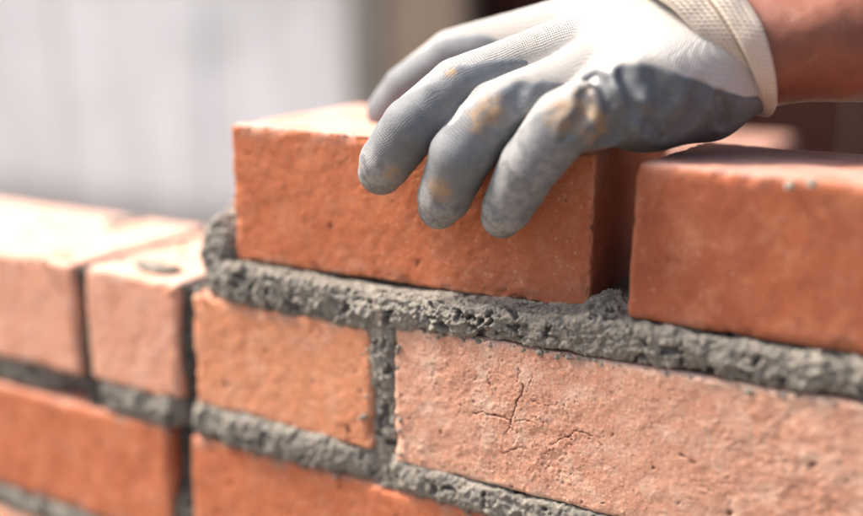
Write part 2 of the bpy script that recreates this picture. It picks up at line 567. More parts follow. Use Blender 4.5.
# bed under the top course: from the loose end left of the laid brick to beyond the frame
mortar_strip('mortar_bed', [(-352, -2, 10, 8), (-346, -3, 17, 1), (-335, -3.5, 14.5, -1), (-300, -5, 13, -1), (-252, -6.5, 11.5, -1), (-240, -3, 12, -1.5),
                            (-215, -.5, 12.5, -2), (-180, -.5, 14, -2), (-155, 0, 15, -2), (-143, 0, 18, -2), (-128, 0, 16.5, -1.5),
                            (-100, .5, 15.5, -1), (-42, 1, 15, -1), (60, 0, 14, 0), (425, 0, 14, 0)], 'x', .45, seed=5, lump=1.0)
# second bed
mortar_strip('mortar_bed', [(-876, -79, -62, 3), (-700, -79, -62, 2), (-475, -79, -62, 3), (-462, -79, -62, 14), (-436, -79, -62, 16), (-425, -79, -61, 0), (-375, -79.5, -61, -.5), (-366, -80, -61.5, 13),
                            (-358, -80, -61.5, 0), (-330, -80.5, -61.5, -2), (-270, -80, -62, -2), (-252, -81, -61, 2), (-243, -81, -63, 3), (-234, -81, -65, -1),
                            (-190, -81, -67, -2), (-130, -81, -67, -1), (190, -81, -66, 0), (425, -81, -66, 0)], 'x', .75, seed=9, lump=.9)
mortar_strip('mortar_bed', [(-816, -160, -145, 3), (-700, -160, -145, 2), (-480, -160, -145, 0), (-390, -160, -145, 2), (-200, -160, -146, 1), (190, -160, -146, 1), (425, -160, -146, 1)], 'x', 1.3, seed=12, lump=.8)
for row in range(3):
    z = -240-80*row
    mortar_strip('mortar_bed', [(-810, z+1, z+13.5, 3), (425, z+1, z+13.5, 3)], 'x', 5, seed=15+row, lump=.7)
# head joints
mortar_strip('mortar_joint', [(-80, -441, -430, 4), (-40, -441, -430.5, 3), (-25, -441, -430, 5), (-8, -441, -430, 3), (-2, -441, -430, 2)], 'z', .9, seed=22, lump=.55, mat=SHADED)
mortar_strip('mortar_joint', [(-80, -369, -357, 6), (-55, -369, -357, 5), (-42, -369, -357, 3), (-25, -369, -357, 4), (-2, -369, -357, 5)], 'z', .8, seed=23, lump=.8, mat=SHADED)
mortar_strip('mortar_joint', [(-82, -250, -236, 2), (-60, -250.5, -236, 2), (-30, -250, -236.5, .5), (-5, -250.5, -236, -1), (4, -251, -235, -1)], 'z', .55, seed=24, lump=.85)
mortar_strip('mortar_joint', [(-162, -379, -362, 3), (-125, -379, -362, 2), (-112, -379, -362, 8), (-82, -379, -362, 10)], 'z', .9, seed=25, lump=.9, mat=SHADED)
mortar_strip('mortar_joint', [(-162, -149, -136, 2), (-80, -149, -136, 2)], 'z', 2, seed=26)
mortar_strip('mortar_joint', [(-162, 77, 91, 2), (-80, 77, 91, 2)], 'z', 3, seed=27)
mortar_strip('mortar_joint', [(-82, -665.5, -654.5, 2), (-2, -665.5, -654.5, 2)], 'z', 2, seed=33)
mortar_strip('mortar_joint', [(-82, 202.5, 214.5, 2), (-2, 202.5, 214.5, 2)], 'z', 3, seed=34)
mortar_strip('mortar_joint', [(-162, -605.5, -592.5, 2), (-82, -605.5, -592.5, 2)], 'z', 3, seed=35)
mortar_strip('mortar_joint', [(-162, 204.5, 216.5, 2), (-82, 204.5, 216.5, 2)], 'z', 3, seed=36)
mortar_strip('mortar_joint', [(-82, -23, -11, 2), (2, -23, -11, 2)], 'z', 2, seed=28)
for row in range(4):
    z = -227-80*row
    x = -927+(112 if row % 2 == 0 else 0)+215
    while x < 380:
        mortar_strip('mortar_joint', [(z-10, x-.5, x+12.5, 4), (z+70, x-.5, x+12.5, 4)], 'z', 5, seed=30+row, lump=.6)
        x += 227

def lump_mesh(name, c, r, res=1.0, seed=1, amp=1.0, parent=wall, keep=None):
    """a crumbly heap of mortar: displaced ellipsoid"""
    nu = max(12, int(2*math.pi*max(r)/res)); nv = max(8, nu//2)
    u = np.linspace(0, 2*math.pi, nu, endpoint=False); v = np.linspace(.02, math.pi-.02, nv)
    U, Vv = np.meshgrid(u, v, indexing='ij')
    n = np.stack([np.cos(U)*np.sin(Vv), np.sin(U)*np.sin(Vv), np.cos(Vv)], -1).reshape(-1, 3)
    P = np.array(c)+n*np.array(r)
    disp, pit = mortar_relief(P+seed*9.1, seed, amp)
    P = P+n*disp[:, None]
    i = (np.arange(nu)[:, None]*nv+np.arange(nv-1)[None, :])
    j = (((np.arange(nu)+1) % nu)[:, None]*nv+np.arange(nv-1)[None, :])
    q = np.stack([i.ravel(), i.ravel()+1, j.ravel()+1, j.ravel()], 1)
    caps = [(np.arange(nu)*nv)[None, :], (np.arange(nu)*nv+nv-1)[None, ::-1]]
    return P, [q]+caps, pit

# heap of mortar pushed up at the loose end left of the laid brick
P, Fq, pit = lump_mesh('m', (-344, 22, 17), (14, 20, 20), .7, 3, 1.0)
mesh_obj('mortar_heap', P-WL, Fq, MORTAR, wall, attrs=dict(pit=pit))
P, Fq, pit = lump_mesh('m', (-347, 50, 25), (13, 28, 24), .9, 4, 1.0)
mesh_obj('mortar_heap', P-WL, Fq, MORTAR, wall, attrs=dict(pit=pit))
P, Fq, pit = lump_mesh('m', (-346, 82, 16), (13, 24, 18), 1.2, 5, 1.0)
mesh_obj('mortar_heap', P-WL, Fq, MORTAR, wall, attrs=dict(pit=pit))
# wedge of mortar squeezed into the gap between the two top bricks
P, Fq, pit = lump_mesh('m', (-142, 18, 11), (14, 15, 12), .5, 6, 1.0)
mesh_obj('mortar_heap', P-WL, Fq, MORTAR, wall, attrs=dict(pit=pit))
P, Fq, pit = lump_mesh('m', (-136, 58, 20), (9, 26, 16), .8, 7, 1.1)
mesh_obj('mortar_heap', P-WL, Fq, MORTAR, wall, attrs=dict(pit=pit))
cv, cf, cp, cb = [], [], [], 0
rc = np.random.RandomState(11)
for k in range(150):
    if k < 90: p = (rc.uniform(-355, -50), rc.uniform(-.3, .8), -1.0-abs(rc.normal(0, 1.0)))
    elif k < 120: p = (rc.uniform(-360, -150), rc.uniform(-.3, .8), -81-abs(rc.normal(0, 1)))
    else: p = (rc.choice([-251.5, -234.5])+rc.normal(0, 1.2), rc.uniform(-1, .6), rc.uniform(-62, -3))
    rr = rc.uniform(.3, 1.0)
    P, Fq, pit = lump_mesh('c', p, (rr*rc.uniform(.8, 1.5), rr*.8, rr), .4, k, .45)
    cv.append(P); cp.append(pit*.3); cf += [f+cb for f in Fq]; cb += len(P)
o = mesh_obj('mortar_crumbs', np.concatenate(cv)-WL, cf, MORTAR, wall, attrs=dict(pit=np.concatenate(cp)))
o['kind'] = 'stuff'
# two grey splashes on the upper edge of the right brick
for q, rr in (((790, 186), 1.9), ((812, 183), 2.1)):
    p = at(q[0], q[1], 1.5)
    P, Fq, pit = lump_mesh('m', p, (rr, 1.0, rr), .35, int(q[0]), .12)
    mesh_obj('mortar_splash', P-WL, Fq, SPLASH, wall, attrs=dict(pit=pit*0))
# crumbs on the bare brick tops at the left and under the joints
Vs, Fs, Ps, nb = [], [], [], 0
def crumb(c, r, seed):
    global nb
    P, Fq, pit = lump_mesh('c', c, r, 1.0, seed, .35)
    Vs.append(P); Ps.append(pit)
    Fs.append([f+nb for f in Fq]); nb += len(P)
for k in range(10):
    q = at_z(155+random.uniform(-15, 18), 268+random.uniform(-4, 4), 1)
    crumb((q[0], q[1], 2.0), (random.uniform(3, 6), random.uniform(3, 6), random.uniform(1.5, 2.5)), 50+k)
for k in range(7):
    q = at_z(118+random.uniform(-10, 14), 222+random.uniform(-4, 4), 1)
    crumb((q[0], q[1], 2.0), (random.uniform(4, 8), random.uniform(4, 8), random.uniform(2, 3)), 70+k)
for k in range(16):
    q = at_z(random.uniform(20, 200), random.uniform(220, 262), 1)
    crumb((q[0], q[1], 1.2), [random.uniform(1, 2.2)]*3, 90+k)
tri = mesh_obj('mortar_crumbs', np.concatenate(Vs)-WL, [f for g in Fs for f in g], MORTAR, wall, attrs=dict(pit=np.concatenate(Ps)))
tri['kind'] = 'stuff'

# ------------------------------------------------------------------ signed-distance modelling for the hand
def cone_sdf(P, a, b, ra, rb):
    a = np.asarray(a, float); b = np.asarray(b, float)
    ba = b-a
    t = np.clip(((P-a)@ba)/(ba@ba), 0, 1)
    return np.linalg.norm(P-a-t[:, None]*ba, axis=1)-(ra+(rb-ra)*t), t

def smin(a, b, k):
    h = np.clip(.5+.5*(b-a)/k, 0, 1)
    return b+(a-b)*h-k*h*(1-h)

# joints of the left hand: (x, y, depth, radius)
def J(px, py, Y, r): return (at(px, py, Y), r)
CH = {
    'index':  [J(585, 26, 74, 15), J(508, 42, 74, 13), J(452, 56, 68, 12.2), J(408, 88, 63, 11.5), J(388, 112, 62, 10)],
    'middle': [J(600, 40, 48, 15), J(518, 64, 28, 11.8), J(458, 88, 8, 12.4), J(412, 126, -3, 12.2), J(386, 162, -2, 11.0), J(381, 172, 0, 9.5)],
    'ring':   [J(622, 58, 34, 15), J(556, 86, 20, 11.8), J(497, 112, 3, 12.7), J(461, 155, -4, 12.6), J(444, 197, -1, 10.8), J(439, 208, 1, 8.5)],
    'pinky':  [J(654, 85, 30, 15), J(604, 102, 10, 12.6), J(563, 122, -1, 12.5), J(530, 165, -3, 11.6), J(507, 208, 0, 9.8), J(502, 217, 2, 8.3)],
}
WR = at(752, 48, 72)
PALM = [
    (J(590, 28, 76, 15), J(742, 28, 88, 22)),
    (J(606, 40, 54, 17), J(746, 34, 78, 24)),
    (J(628, 58, 40, 18), J(748, 46, 70, 24)),
    (J(654, 84, 28, 19), J(742, 62, 66, 22)),
    (J(640, 101, 27, 18), J(705, 98, 50, 17.5)),
    (J(607, 107, 12, 14), J(650, 101, 28, 18)),
    (J(650, 80, 64, 16), J(740, 60, 80, 20)),
]
THUMB = [(np.array(at(715, 62, 88)), 19), (np.array([-150., 122., 112.]), 15), (np.array([-190., 143., 88.]), 13), (np.array([-208., 143., 58.]), 12)]

def chain_sdf(P, ch, k=.6):
    d = None
    for (a, ra), (b, rb) in zip(ch[:-1], ch[1:]):
        e, _ = cone_sdf(P, a, b, ra, rb)
        d = e if d is None else smin(d, e, k)
    return d

def glove_sdf(P, fold=True):
    palm = None
    for (a, ra), (b, rb) in PALM:
        e, _ = cone_sdf(P, a, b, ra, rb)
        palm = e if palm is None else smin(palm, e, 8)
    th = chain_sdf(P, THUMB, 8)
    palm = smin(palm, th, 10)
    fs = {n: chain_sdf(P, c) for n, c in CH.items()}
    f = None
    for n in ('index', 'middle', 'ring', 'pinky'):
        f = fs[n] if f is None else smin(f, fs[n], .8)
    d = smin(palm, f, 5)
    if fold:
        Pg = P+1.6*np.stack([fbm(P, 9, 2, 201), fbm(P, 9, 2, 202), fbm(P, 9, 2, 203)], 1)
        d = d+.35*fbm(P, 14, 3, 205)
    for pts, w, dep in (GROOVES if fold else ()):
        g = None
        for a, b in zip(pts[:-1], pts[1:]):
            e, _ = cone_sdf(Pg, a, b, 0, 0)
            g = e if g is None else np.minimum(g, e)
        dep = dep*1.2
        d = d+dep*np.exp(-(g/w)**2)-dep*.28*np.exp(-((g-w*1.9)/(w*.8))**2)
    return d, palm, fs

def surf(px, py):
    """where the glove's surface lies behind this place of the photograph"""
    d = FWD*F_PX + RGT*(px-W0/2) - UPV*(py-H0/2)
    d = d/np.linalg.norm(d)
    t = np.arange(300, 620, .5)
    e = glove_sdf(CAM+t[:, None]*d, False)[0]
    h = np.argmax(e < 0) if (e < 0).any() else np.argmin(e)
    return CAM+t[h]*d

# folds of the coated fabric at the heel of the hand: grooves with raised lips
def G(*pts, w=4.0, dep=3.0): return ([surf(*q) for q in pts], w, dep)
GROOVES = [
    G((592, 76), (602, 86), (609, 100), (611, 114), (605, 130), (602, 139), w=2.8, dep=3.9),
    G((584, 94), (586, 106), (579, 120), (570, 128), w=2.3, dep=2.2),
    G((573, 130), (566, 138), w=2.0, dep=1.6),
    G((626, 74), (630, 88), (628, 108), (617, 130), w=3.3, dep=2.9),
    G((652, 80), (660, 96), (655, 118), w=5.0, dep=2.3),
    G((700, 92), (690, 110), (672, 128), w=3.6, dep=1.4),
    G((718, 94), (722, 106), (722, 124), w=2.2, dep=2.6),
    G((617, 92), (619, 104), (612, 120), w=2.4, dep=-1.6),
    G((640, 112), (648, 128), (660, 138), w=2.4, dep=1.5),
    G((520, 92), (512, 104), w=3, dep=1.0),
    G((478, 95), (488, 112), (494, 122), w=3, dep=.9),
    G((436, 98), (444, 110), (452, 118), w=3, dep=.7),
]

def surface_nets(sdf, lo, hi, h, block=8):
    lo = np.array(lo, float); n = (np.ceil((np.array(hi)-lo)/h/block)*block).astype(int)
    Fg = np.full(n+1, 1.0, np.float32)
    nb_ = n//block
    bi = np.stack(np.meshgrid(*[np.arange(b) for b in nb_], indexing='ij'), -1).reshape(-1, 3)
    cen = lo+(bi+.5)*block*h
    dc = sdf(cen)
    keep = np.abs(dc) < block*h*.87*1.3+3.0
    inside = (dc < 0) & ~keep
    for b in bi[inside]:
        i, j, k = b*block
        Fg[i:i+block+1, j:j+block+1, k:k+block+1] = -1
    loc = np.stack(np.meshgrid(*[np.arange(block+1)]*3, indexing='ij'), -1).reshape(-1, 3)
    kb = bi[keep]
    for c0 in range(0, len(kb), 400):
        idx = (kb[c0:c0+400, None, :]*block+loc[None]).reshape(-1, 3)
        d = sdf(lo+idx*h)
        Fg[idx[:, 0], idx[:, 1], idx[:, 2]] = d
    neg = Fg < 0
    c = np.zeros(n, np.int8)
    for a in (0, 1):
        for b in (0, 1):
            for e in (0, 1):
                c += neg[a:n[0]+a, b:n[1]+b, e:n[2]+e]
    act = (c > 0) & (c < 8)
    ci = np.argwhere(act)
    vid = np.full(n, -1, np.int64)
    vid[act] = np.arange(len(ci))
    acc = np.zeros((len(ci), 3)); cnt = np.zeros(len(ci))
    corners = [(0, 0, 0), (1, 0, 0), (0, 1, 0), (1, 1, 0), (0, 0, 1), (1, 0, 1), (0, 1, 1), (1, 1, 1)]
    for p in range(8):
        for q in range(p+1, 8):
            A, B = np.array(corners[p]), np.array(corners[q])
            if np.abs(A-B).sum() != 1: continue
            fa = Fg[tuple((ci+A).T)]; fb = Fg[tuple((ci+B).T)]
            m = (fa < 0) != (fb < 0)
            t = np.where(m, fa/np.where(m, fa-fb, 1), 0)
            acc += np.where(m[:, None], A+t[:, None]*(B-A), 0); cnt += m
    V = lo+(ci+acc/cnt[:, None])*h
    quads = []
    for ax in range(3):
        b, c_ = (ax+1) % 3, (ax+2) % 3
        sl0 = [slice(1, None)]*3; sl0[ax] = slice(0, n[ax])
        s0 = neg[tuple(slice(1, n[d]) if d != ax else slice(0, n[d]) for d in range(3))]
        s1 = neg[tuple(slice(1, n[d]) if d != ax else slice(1, n[d]+1) for d in range(3))]
        e = np.argwhere(s0 != s1)
        inn = s0[tuple(e.T)]
        base = e.copy()
        for d in (b, c_): base[:, d] += 1
        def cell(db, dc):
            q = base.copy(); q[:, b] += db; q[:, c_] += dc
            return vid[tuple(q.T)]
        Q = np.stack([cell(-1, -1), cell(0, -1), cell(0, 0), cell(-1, 0)], 1)
        Q[~inn] = Q[~inn][:, ::-1]
        quads.append(Q)
    Q = np.concatenate(quads)
    return V, Q[(Q >= 0).all(1)]

def relax(V, Fq, it=2, lam=.5):
    for _ in range(it):
        acc = np.zeros_like(V); cnt = np.zeros(len(V))
        for i in range(4):
            j = Fq[:, (i+1) % 4]
            np.add.at(acc, Fq[:, i], V[j]); np.add.at(cnt, Fq[:, i], 1)
            np.add.at(acc, j, V[Fq[:, i]]); np.add.at(cnt, j, 1)
        V = V+lam*(acc/np.maximum(cnt, 1)[:, None]-V)
    return V

allp = [c[0] for ch in CH.values() for c in ch]+[a[0] for a, b in PALM]+[b[0] for a, b in PALM]+[t[0] for t in THUMB]
lo = np.min(allp, 0)-28; hi = np.max(allp, 0)+30
GV, GF = surface_nets(lambda P: glove_sdf(P)[0], lo, hi, .85)
# cut the glove open where the cuff begins
WAX = at(850, 36, 92)-at(752, 48, 72)
WAX = WAX/np.linalg.norm(WAX)
CUT = at(743, 46, 70)
GV = relax(GV, GF, 2)
CUTN = WAX+np.array([0, 0, .46])
keep = ((GV-CUT)@CUTN)[GF].max(1) < 0
GF = GF[keep]
used = np.unique(GF); remap = np.full(len(GV), -1); remap[used] = np.arange(len(used))
GV = GV[used]; GF = remap[GF]
GN = normals(GV, GF)
GN = relax(GN, GF, 2); GN /= np.linalg.norm(GN, axis=1, keepdims=True)
_, dpalm, dfs = glove_sdf(GV)
# per-point coordinates: s along the finger, a around it; and where the grey dip coating reaches
names = list(CH)
D = np.stack([dfs[n] for n in names]+[dpalm], 1)
Wt = np.exp(-(D-D.min(1, keepdims=True))/2.5); Wt /= Wt.sum(1, keepdims=True)
sc = np.zeros(len(GV)); ac = np.zeros(len(GV)); cover = np.zeros(len(GV))
best = D.argmin(1)
for fi, n in enumerate(names):
    ch = CH[n]
    ds, ts = [], []
    L0 = 0; ss = []; ax_ = []
    for (a, ra), (b, rb) in zip(ch[:-1], ch[1:]):
        e, t = cone_sdf(GV, a, b, ra, rb)
        l = np.linalg.norm(b-a)
        ds.append(e); ss.append(L0+((GV-a)@((b-a)/l))); ax_.append((b-a)/l); L0 += l
    ds = np.stack(ds, 1); w = np.exp(-(ds-ds.min(1, keepdims=True))/2); w /= w.sum(1, keepdims=True)
    s = (w*np.stack(ss, 1)).sum(1)
    axv = (w[:, :, None]*np.stack(ax_)[None]).sum(1)
    axv /= np.linalg.norm(axv, axis=1, keepdims=True)
    up = np.array([0, .1, 1.0])-axv*(axv@np.array([0, .1, 1.0]))[:, None]
    up /= np.linalg.norm(up, axis=1, keepdims=True)
    sd = np.cross(axv, up)
    dn = (GN*up).sum(1); dsn = (GN*sd).sum(1)
    ang = np.arctan2(dsn, dn)
    u = s/L0
    end = {'index': .95, 'middle': .80, 'ring': .80, 'pinky': .72}[n]
    u2 = np.linalg.norm(ch[1][0]-ch[0][0])/L0
    if n == 'pinky': thr = np.interp(u, [0, .2, .35, end-.18, end, end+.1], [.10, .28, .46, .80, 1.0, 1.3])
    else: thr = np.interp(u, [u2*.72, u2*.98, u2*1.25, end-.2, end, end+.1], [-1.1, .0, .46, .80, 1.0, 1.3])
    cov = thr-dn+.06*fbm(GV, 7, 2, 5)
    m = best == fi
    sc[m] = s[m]; ac[m] = ang[m]*13
    cover += Wt[:, fi]*cov
# palm: coated below a line that falls towards the cuff
bl = np.array([surf(*q) for q in ((560, 80), (580, 70), (600, 61), (642, 61), (677, 71), (720, 89), (745, 97))])
zl = np.interp(GV[:, 0], bl[:, 0], bl[:, 2])
zl = zl-np.maximum(0, GV[:, 1]-np.interp(GV[:, 0], bl[:, 0], bl[:, 1])-6)*.5
cov = (zl-GV[:, 2])/9+.05*fbm(GV, 9, 2, 6)
cover += Wt[:, 4]*np.clip(cov, -1.2, 1.2)
m = best == 4
sc[m] = GV[m, 0]*1.0
ac[m] = GV[m, 2]*.85-GV[m, 1]*.75
firm = sstep(.6, .97, Wt.max(1))
scuff_lit = np.clip(1-Wt[:, 4]*(.75+.35*fbm(GV, 16, 3, 77)), 0, 1)
lift = np.clip(cover/.10, -1, 1)

def knit_nodes(g, pitch_s, pitch_a):
    s, a = g.attr('along'), g.attr('around')
    w = g.math('SINE', g.math('MULTIPLY', a, 2*math.pi/pitch_a))
    v = g.math('SINE', g.math('ADD', g.math('MULTIPLY', s, 2*math.pi/pitch_s), g.math('MULTIPLY', w, .6)))
    return g.math('MULTIPLY', g.math('ADD', g.math('MULTIPLY', w, .5), g.math('MULTIPLY', v, .7)), g.attr('firm'))

def knit_mat(name, col, dirt):
    m, nt, b = new_mat(name)
    g = N(nt)
    kn = knit_nodes(g, .95, 1.1)
    c = g.mix(g.math('MULTIPLY', g.ramp(g.noise(18, 5, .6), [(.5, 0), (.75, 1)]), .5), col, dirt)
    c = g.mix(g.ramp(kn, [(0, .35), (.45, 0)]), c, tuple(v*.72 for v in col))
    nt.links.new(c, b.inputs['Base Color'])
    b.inputs['Roughness'].default_value = .95
    b.inputs['Specular IOR Level'].default_value = .15
    b.inputs['Sheen Weight'].default_value = .25
    n1 = g.bump(kn, .42, .9)
    n2 = g.bump(g.noise(1.2, 4, .7), .3, .6, n1)
    nt.links.new(n2, b.inputs['Normal'])
    return m
KNIT = knit_mat('glove_knit', (.55, .52, .485), (.46, .41, .37))

def coating_mat():
    m, nt, b = new_mat('glove_coating')
    g = N(nt)
    kn = knit_nodes(g, .95, 1.1)
    c = g.mix(g.ramp(g.noise(15, 5, .6), [(.3, 0), (.7, 1)]), (.125, .135, .145), (.205, .212, .222))
    c = g.mix(g.attr('scuffed_lit'), (.068, .074, .078), c)  # palm darkened to paint in its shade under the hand; fingers scuffed lighter
    c = g.mix(g.math('MULTIPLY', g.ramp(g.noise(5, 5, .7, 3), [(.5, 0), (.78, 1)]), .4), c, (.32, .315, .31))
    tip = g.math('MULTIPLY', g.attr('wear'), g.ramp(g.noise(5, 4, .65, 5), [(.40, 0), (.6, 1)]))
    c = g.mix(g.math('MULTIPLY', tip, .75), c, (.46, .435, .41))
    c = g.mix(g.math('MULTIPLY', g.math('MULTIPLY', g.attr('stain'), .9), g.ramp(g.noise(4.5, 4, .6, 8), [(.36, 0), (.58, 1)])), c, (.38, .245, .13))
    c = g.mix(g.math('MULTIPLY', g.ramp(kn, [(0, .4), (.5, 0)]), .6), c, (.10, .105, .115))
    nt.links.new(c, b.inputs['Base Color'])
    b.inputs['Roughness'].default_value = .6
    b.inputs['Specular IOR Level'].default_value = .4
    n1 = g.bump(kn, .10, .7)
    n2 = g.bump(g.noise(3, 5, .65), .35, .6, n1)
    n3 = g.bump(g.noise(.6, 3, .6), .08, .7, n2)
    nt.links.new(n3, b.inputs['Normal'])
    return m
COAT = coating_mat()

def skin_mat():
    m, nt, b = new_mat('skin')
    g = N(nt)
    c = g.mix(g.ramp(g.noise(30, 4, .55), [(.35, 0), (.65, 1)]), (.165, .052, .028), (.24, .086, .047))
    c = g.mix(g.math('MULTIPLY', g.ramp(g.noise(6, 4, .6, 2), [(.5, 0), (.7, 1)]), .3), c, (.21, .058, .038))
    c = g.mix(g.math('MULTIPLY', g.ramp(g.vor(2.2), [(0, 1), (.25, 0)]), .15), c, (.28, .10, .06))
    nt.links.new(c, b.inputs['Base Color'])
    b.inputs['Roughness'].default_value = .5
    b.inputs['Subsurface Weight'].default_value = .12
    b.inputs['Subsurface Radius'].default_value = (1, .35, .2)
    b.inputs['Subsurface Scale'].default_value = .003
    n1 = g.bump(g.noise(1.8, 5, .7), .35, .6)
    n2 = g.bump(g.vor(1.3, 'DISTANCE_TO_EDGE'), .18, .6, n1)
    nt.links.new(n2, b.inputs['Normal'])
    return m
SKIN = skin_mat()

# ------------------------------------------------------------------ the bricklayer's arm: one body from elbow to fingertips
BR = WR.copy()
def hand_sdf(P):
    d = None
    for (a, ra), (b, rb) in PALM:
        e, _ = cone_sdf(P, a, b, ra-7.5, rb-5.5)
        d = e if d is None else smin(d, e, 8)
    d = smin(d, chain_sdf(P, [(a, r-2.5) for a, r in THUMB], 8), 8)
    for c in CH.values():
        d = smin(d, chain_sdf(P, [(a, r-3.6) for a, r in c]), 2)
    w0 = WR-WAX*10
    # forearm: flattened, widening towards the elbow
    sd = np.cross(WAX, [0, 0, 1.0]); sd /= np.linalg.norm(sd)
    upv = np.cross(sd, WAX)
    q = P-w0
    s = q@WAX
    f = np.clip(s/240, 0, 1)
    rv = 22+15*f+3*np.sin(np.clip(s/240, 0, 1)*3.1)
    rh = 29+16*f
    x, z = q@sd, q@upv
    k = np.sqrt((x/rh)**2+(z/rv)**2)
    cap = np.maximum(-s, s-300)
    fa = np.maximum((k-1)*rv, cap)
    # tendon ridge and wrist bone
    e, _ = cone_sdf(P, w0+WAX*30+upv*17-sd*6, w0+WAX*190+upv*24-sd*10, 6, 9)
    fa = smin(fa, e, 6)
    e, _ = cone_sdf(P, w0+WAX*24-sd*-20+upv*6, w0+WAX*30-sd*-20+upv*6, 9, 8)
    fa = smin(fa, e, 8)
    return smin(d, fa, 12)
lo2 = np.minimum(lo, WR-60); hi2 = np.maximum(hi, WR+WAX*310+60)
BV, BF = surface_nets(hand_sdf, lo2, hi2, 2.0)
BV = relax(BV, BF, 3)
BV = BV+normals(BV, BF)*(1.3*fbm(BV*np.array([1, .6, .45]), 17, 2, 9)+.35*fbm(BV, 4, 2, 10))[:, None]
BO = WR+WAX*280
person = mesh_obj('person', BV-BO, BF, SKIN)
person.location = [c*MM for c in BO]
tag(person, "bare tanned forearm and gloved left hand reaching in from the right to set a brick", 'person')

glove = mesh_obj('glove', GV-BO, GF, KNIT, person, attrs=dict(along=sc, around=ac, firm=firm))
glove['label'] = 'white knit work glove with grey rubber dipped fingers and palm'
# the coating is its own skin over the knit: it dives under the knit along its edge
dip = GV+GN*(lift*.45)[:, None]
kf = lift[GF].max(1) > -.9
CF = GF[kf]
used = np.unique(CF); rm = np.full(len(GV), -1); rm[used] = np.arange(len(used))
tips = np.stack([CH[n][-1][0] for n in names])
wear = np.zeros(len(GV))
for t in tips[1:]:
    wear = np.maximum(wear, .85*sstep(17, 5, np.linalg.norm(GV-t-np.array([2, -8, 2]), axis=1)))
wear = np.maximum(wear, .6*sstep(30, 10, np.linalg.norm(GV-CH['pinky'][3][0], axis=1)))
stain = np.zeros(len(GV))
for q, r in ((surf(487, 108), 10), (surf(480, 120), 8), (surf(568, 112), 12), (surf(590, 120), 10), (surf(578, 100), 9), (surf(440, 190), 8), (surf(597, 134), 7), (surf(450, 72), 4), (surf(424, 160), 4), (surf(391, 172), 6)):
    stain = np.maximum(stain, sstep(r, r*.3, np.linalg.norm(GV-q, axis=1)))
coat = mesh_obj('coating', (dip-BO)[used], rm[CF], COAT, glove,
                attrs=dict(along=sc[used], around=ac[used], firm=firm[used], scuffed_lit=scuff_lit[used], wear=wear[used], stain=stain[used]))

# short hairs of the forearm
hv, hf = [], []
rs = np.random.RandomState(5)
BN = normals(BV, BF)
hs = (BV-WR)@WAX
cand = np.where((hs > 12) & (hs < 150) & (BN[:, 1] < .45) & (BN[:, 2] > -.6))[0]
for q in rs.choice(cand, 700):
    p = BV[q]+rs.uniform(-1, 1, 3); n_ = BN[q]
    p = BV[q]+(p-BV[q])-n_*((p-BV[q])@n_)
    dr = n_*.45+WAX*rs.uniform(-.7, -.1)+np.array([0, 0, -1])*rs.uniform(.2, 1)+rs.uniform(-.3, .3, 3)
    dr /= np.linalg.norm(dr); l = rs.uniform(3, 7)
    side = np.cross(dr, n_); side /= np.linalg.norm(side)+1e-6
    up_ = np.cross(side, dr)
    k0 = len(hv)
    for tt_, w_ in ((0, .07), (.55, .055), (1, .02)):
        c_ = p+dr*l*tt_-n_*l*.18*tt_*tt_
        for a_ in (0, 2.09, 4.19): hv.append(c_+side*math.cos(a_)*w_+up_*math.sin(a_)*w_)
    for j in (0, 3):
        for a_ in range(3): hf.append((k0+j+a_, k0+j+(a_+1) % 3, k0+j+3+(a_+1) % 3, k0+j+3+a_))
HAIR, ntH, bH = new_mat('arm_hair')
bH.inputs['Base Color'].default_value = (.12, .055, .03, 1)
hair = mesh_obj('arm_hair', np.array(hv)-BO, np.array(hf), HAIR, person)
hair['kind'] = 'stuff'
# loose fibres of the knit standing off the back of the glove
hv, hf = [], []
cand = np.where((cover < -.2) & (GN[:, 2] > .1))[0]
for q in rs.choice(cand, 420):
    p = GV[q]; n_ = GN[q]
    dr = n_*.7+rs.uniform(-1, 1, 3); dr /= np.linalg.norm(dr); l = rs.uniform(.5, 2.0)
    bend = rs.uniform(-1, 1, 3)*.6
    side = np.cross(dr, (0.3, .5, .8)); side /= np.linalg.norm(side); up_ = np.cross(side, dr)
    k0 = len(hv)
    for tt_ in (0, .35, .7, 1):
        c_ = p+dr*l*tt_+bend*l*tt_*tt_
        for a_ in (0, 2.09, 4.19): hv.append(c_+side*math.cos(a_)*.05+up_*math.sin(a_)*.05)
    for j in (0, 3, 6):
        for a_ in range(3): hf.append((k0+j+a_, k0+j+(a_+1) % 3, k0+j+3+(a_+1) % 3, k0+j+3+a_))
lint = mesh_obj('lint', np.array(hv)-BO, np.array(hf), KNIT, glove)
lint['kind'] = 'stuff'

# dark work sleeve pushed up to the elbow, right of the frame
ns_, na_ = 40, 64
T, A = np.meshgrid(np.linspace(0, 1, ns_), np.linspace(0, 2*math.pi, na_, endpoint=False), indexing='ij')
sd_ = np.cross(WAX, [0, 0, 1.0]); sd_ /= np.linalg.norm(sd_); up_ = np.cross(sd_, WAX)
rr_ = np.interp(T, [0, .03, .1, .6, .97, 1], [40, 46, 49, 56, 58, 2])*(1+.05*np.sin(T*40+2*np.sin(A)))
c_ = WR+WAX*(230+T*230)[..., None]
P = c_+sd_*(np.sin(A)*rr_*1.1)[..., None]+up_*(np.cos(A)*rr_)[..., None]
i = np.arange(ns_-1)[:, None]*na_+np.arange(na_)[None]; j = np.arange(ns_-1)[:, None]*na_+((np.arange(na_)+1) % na_)[None]
SLV = knit_mat('sleeve_cloth', (.06, .065, .08), (.10, .09, .08))
mesh_obj('sleeve', P.reshape(-1, 3)-BO, np.stack([i.ravel(), i.ravel()+na_, j.ravel()+na_, j.ravel()], 1)[:, ::-1], SLV, person)

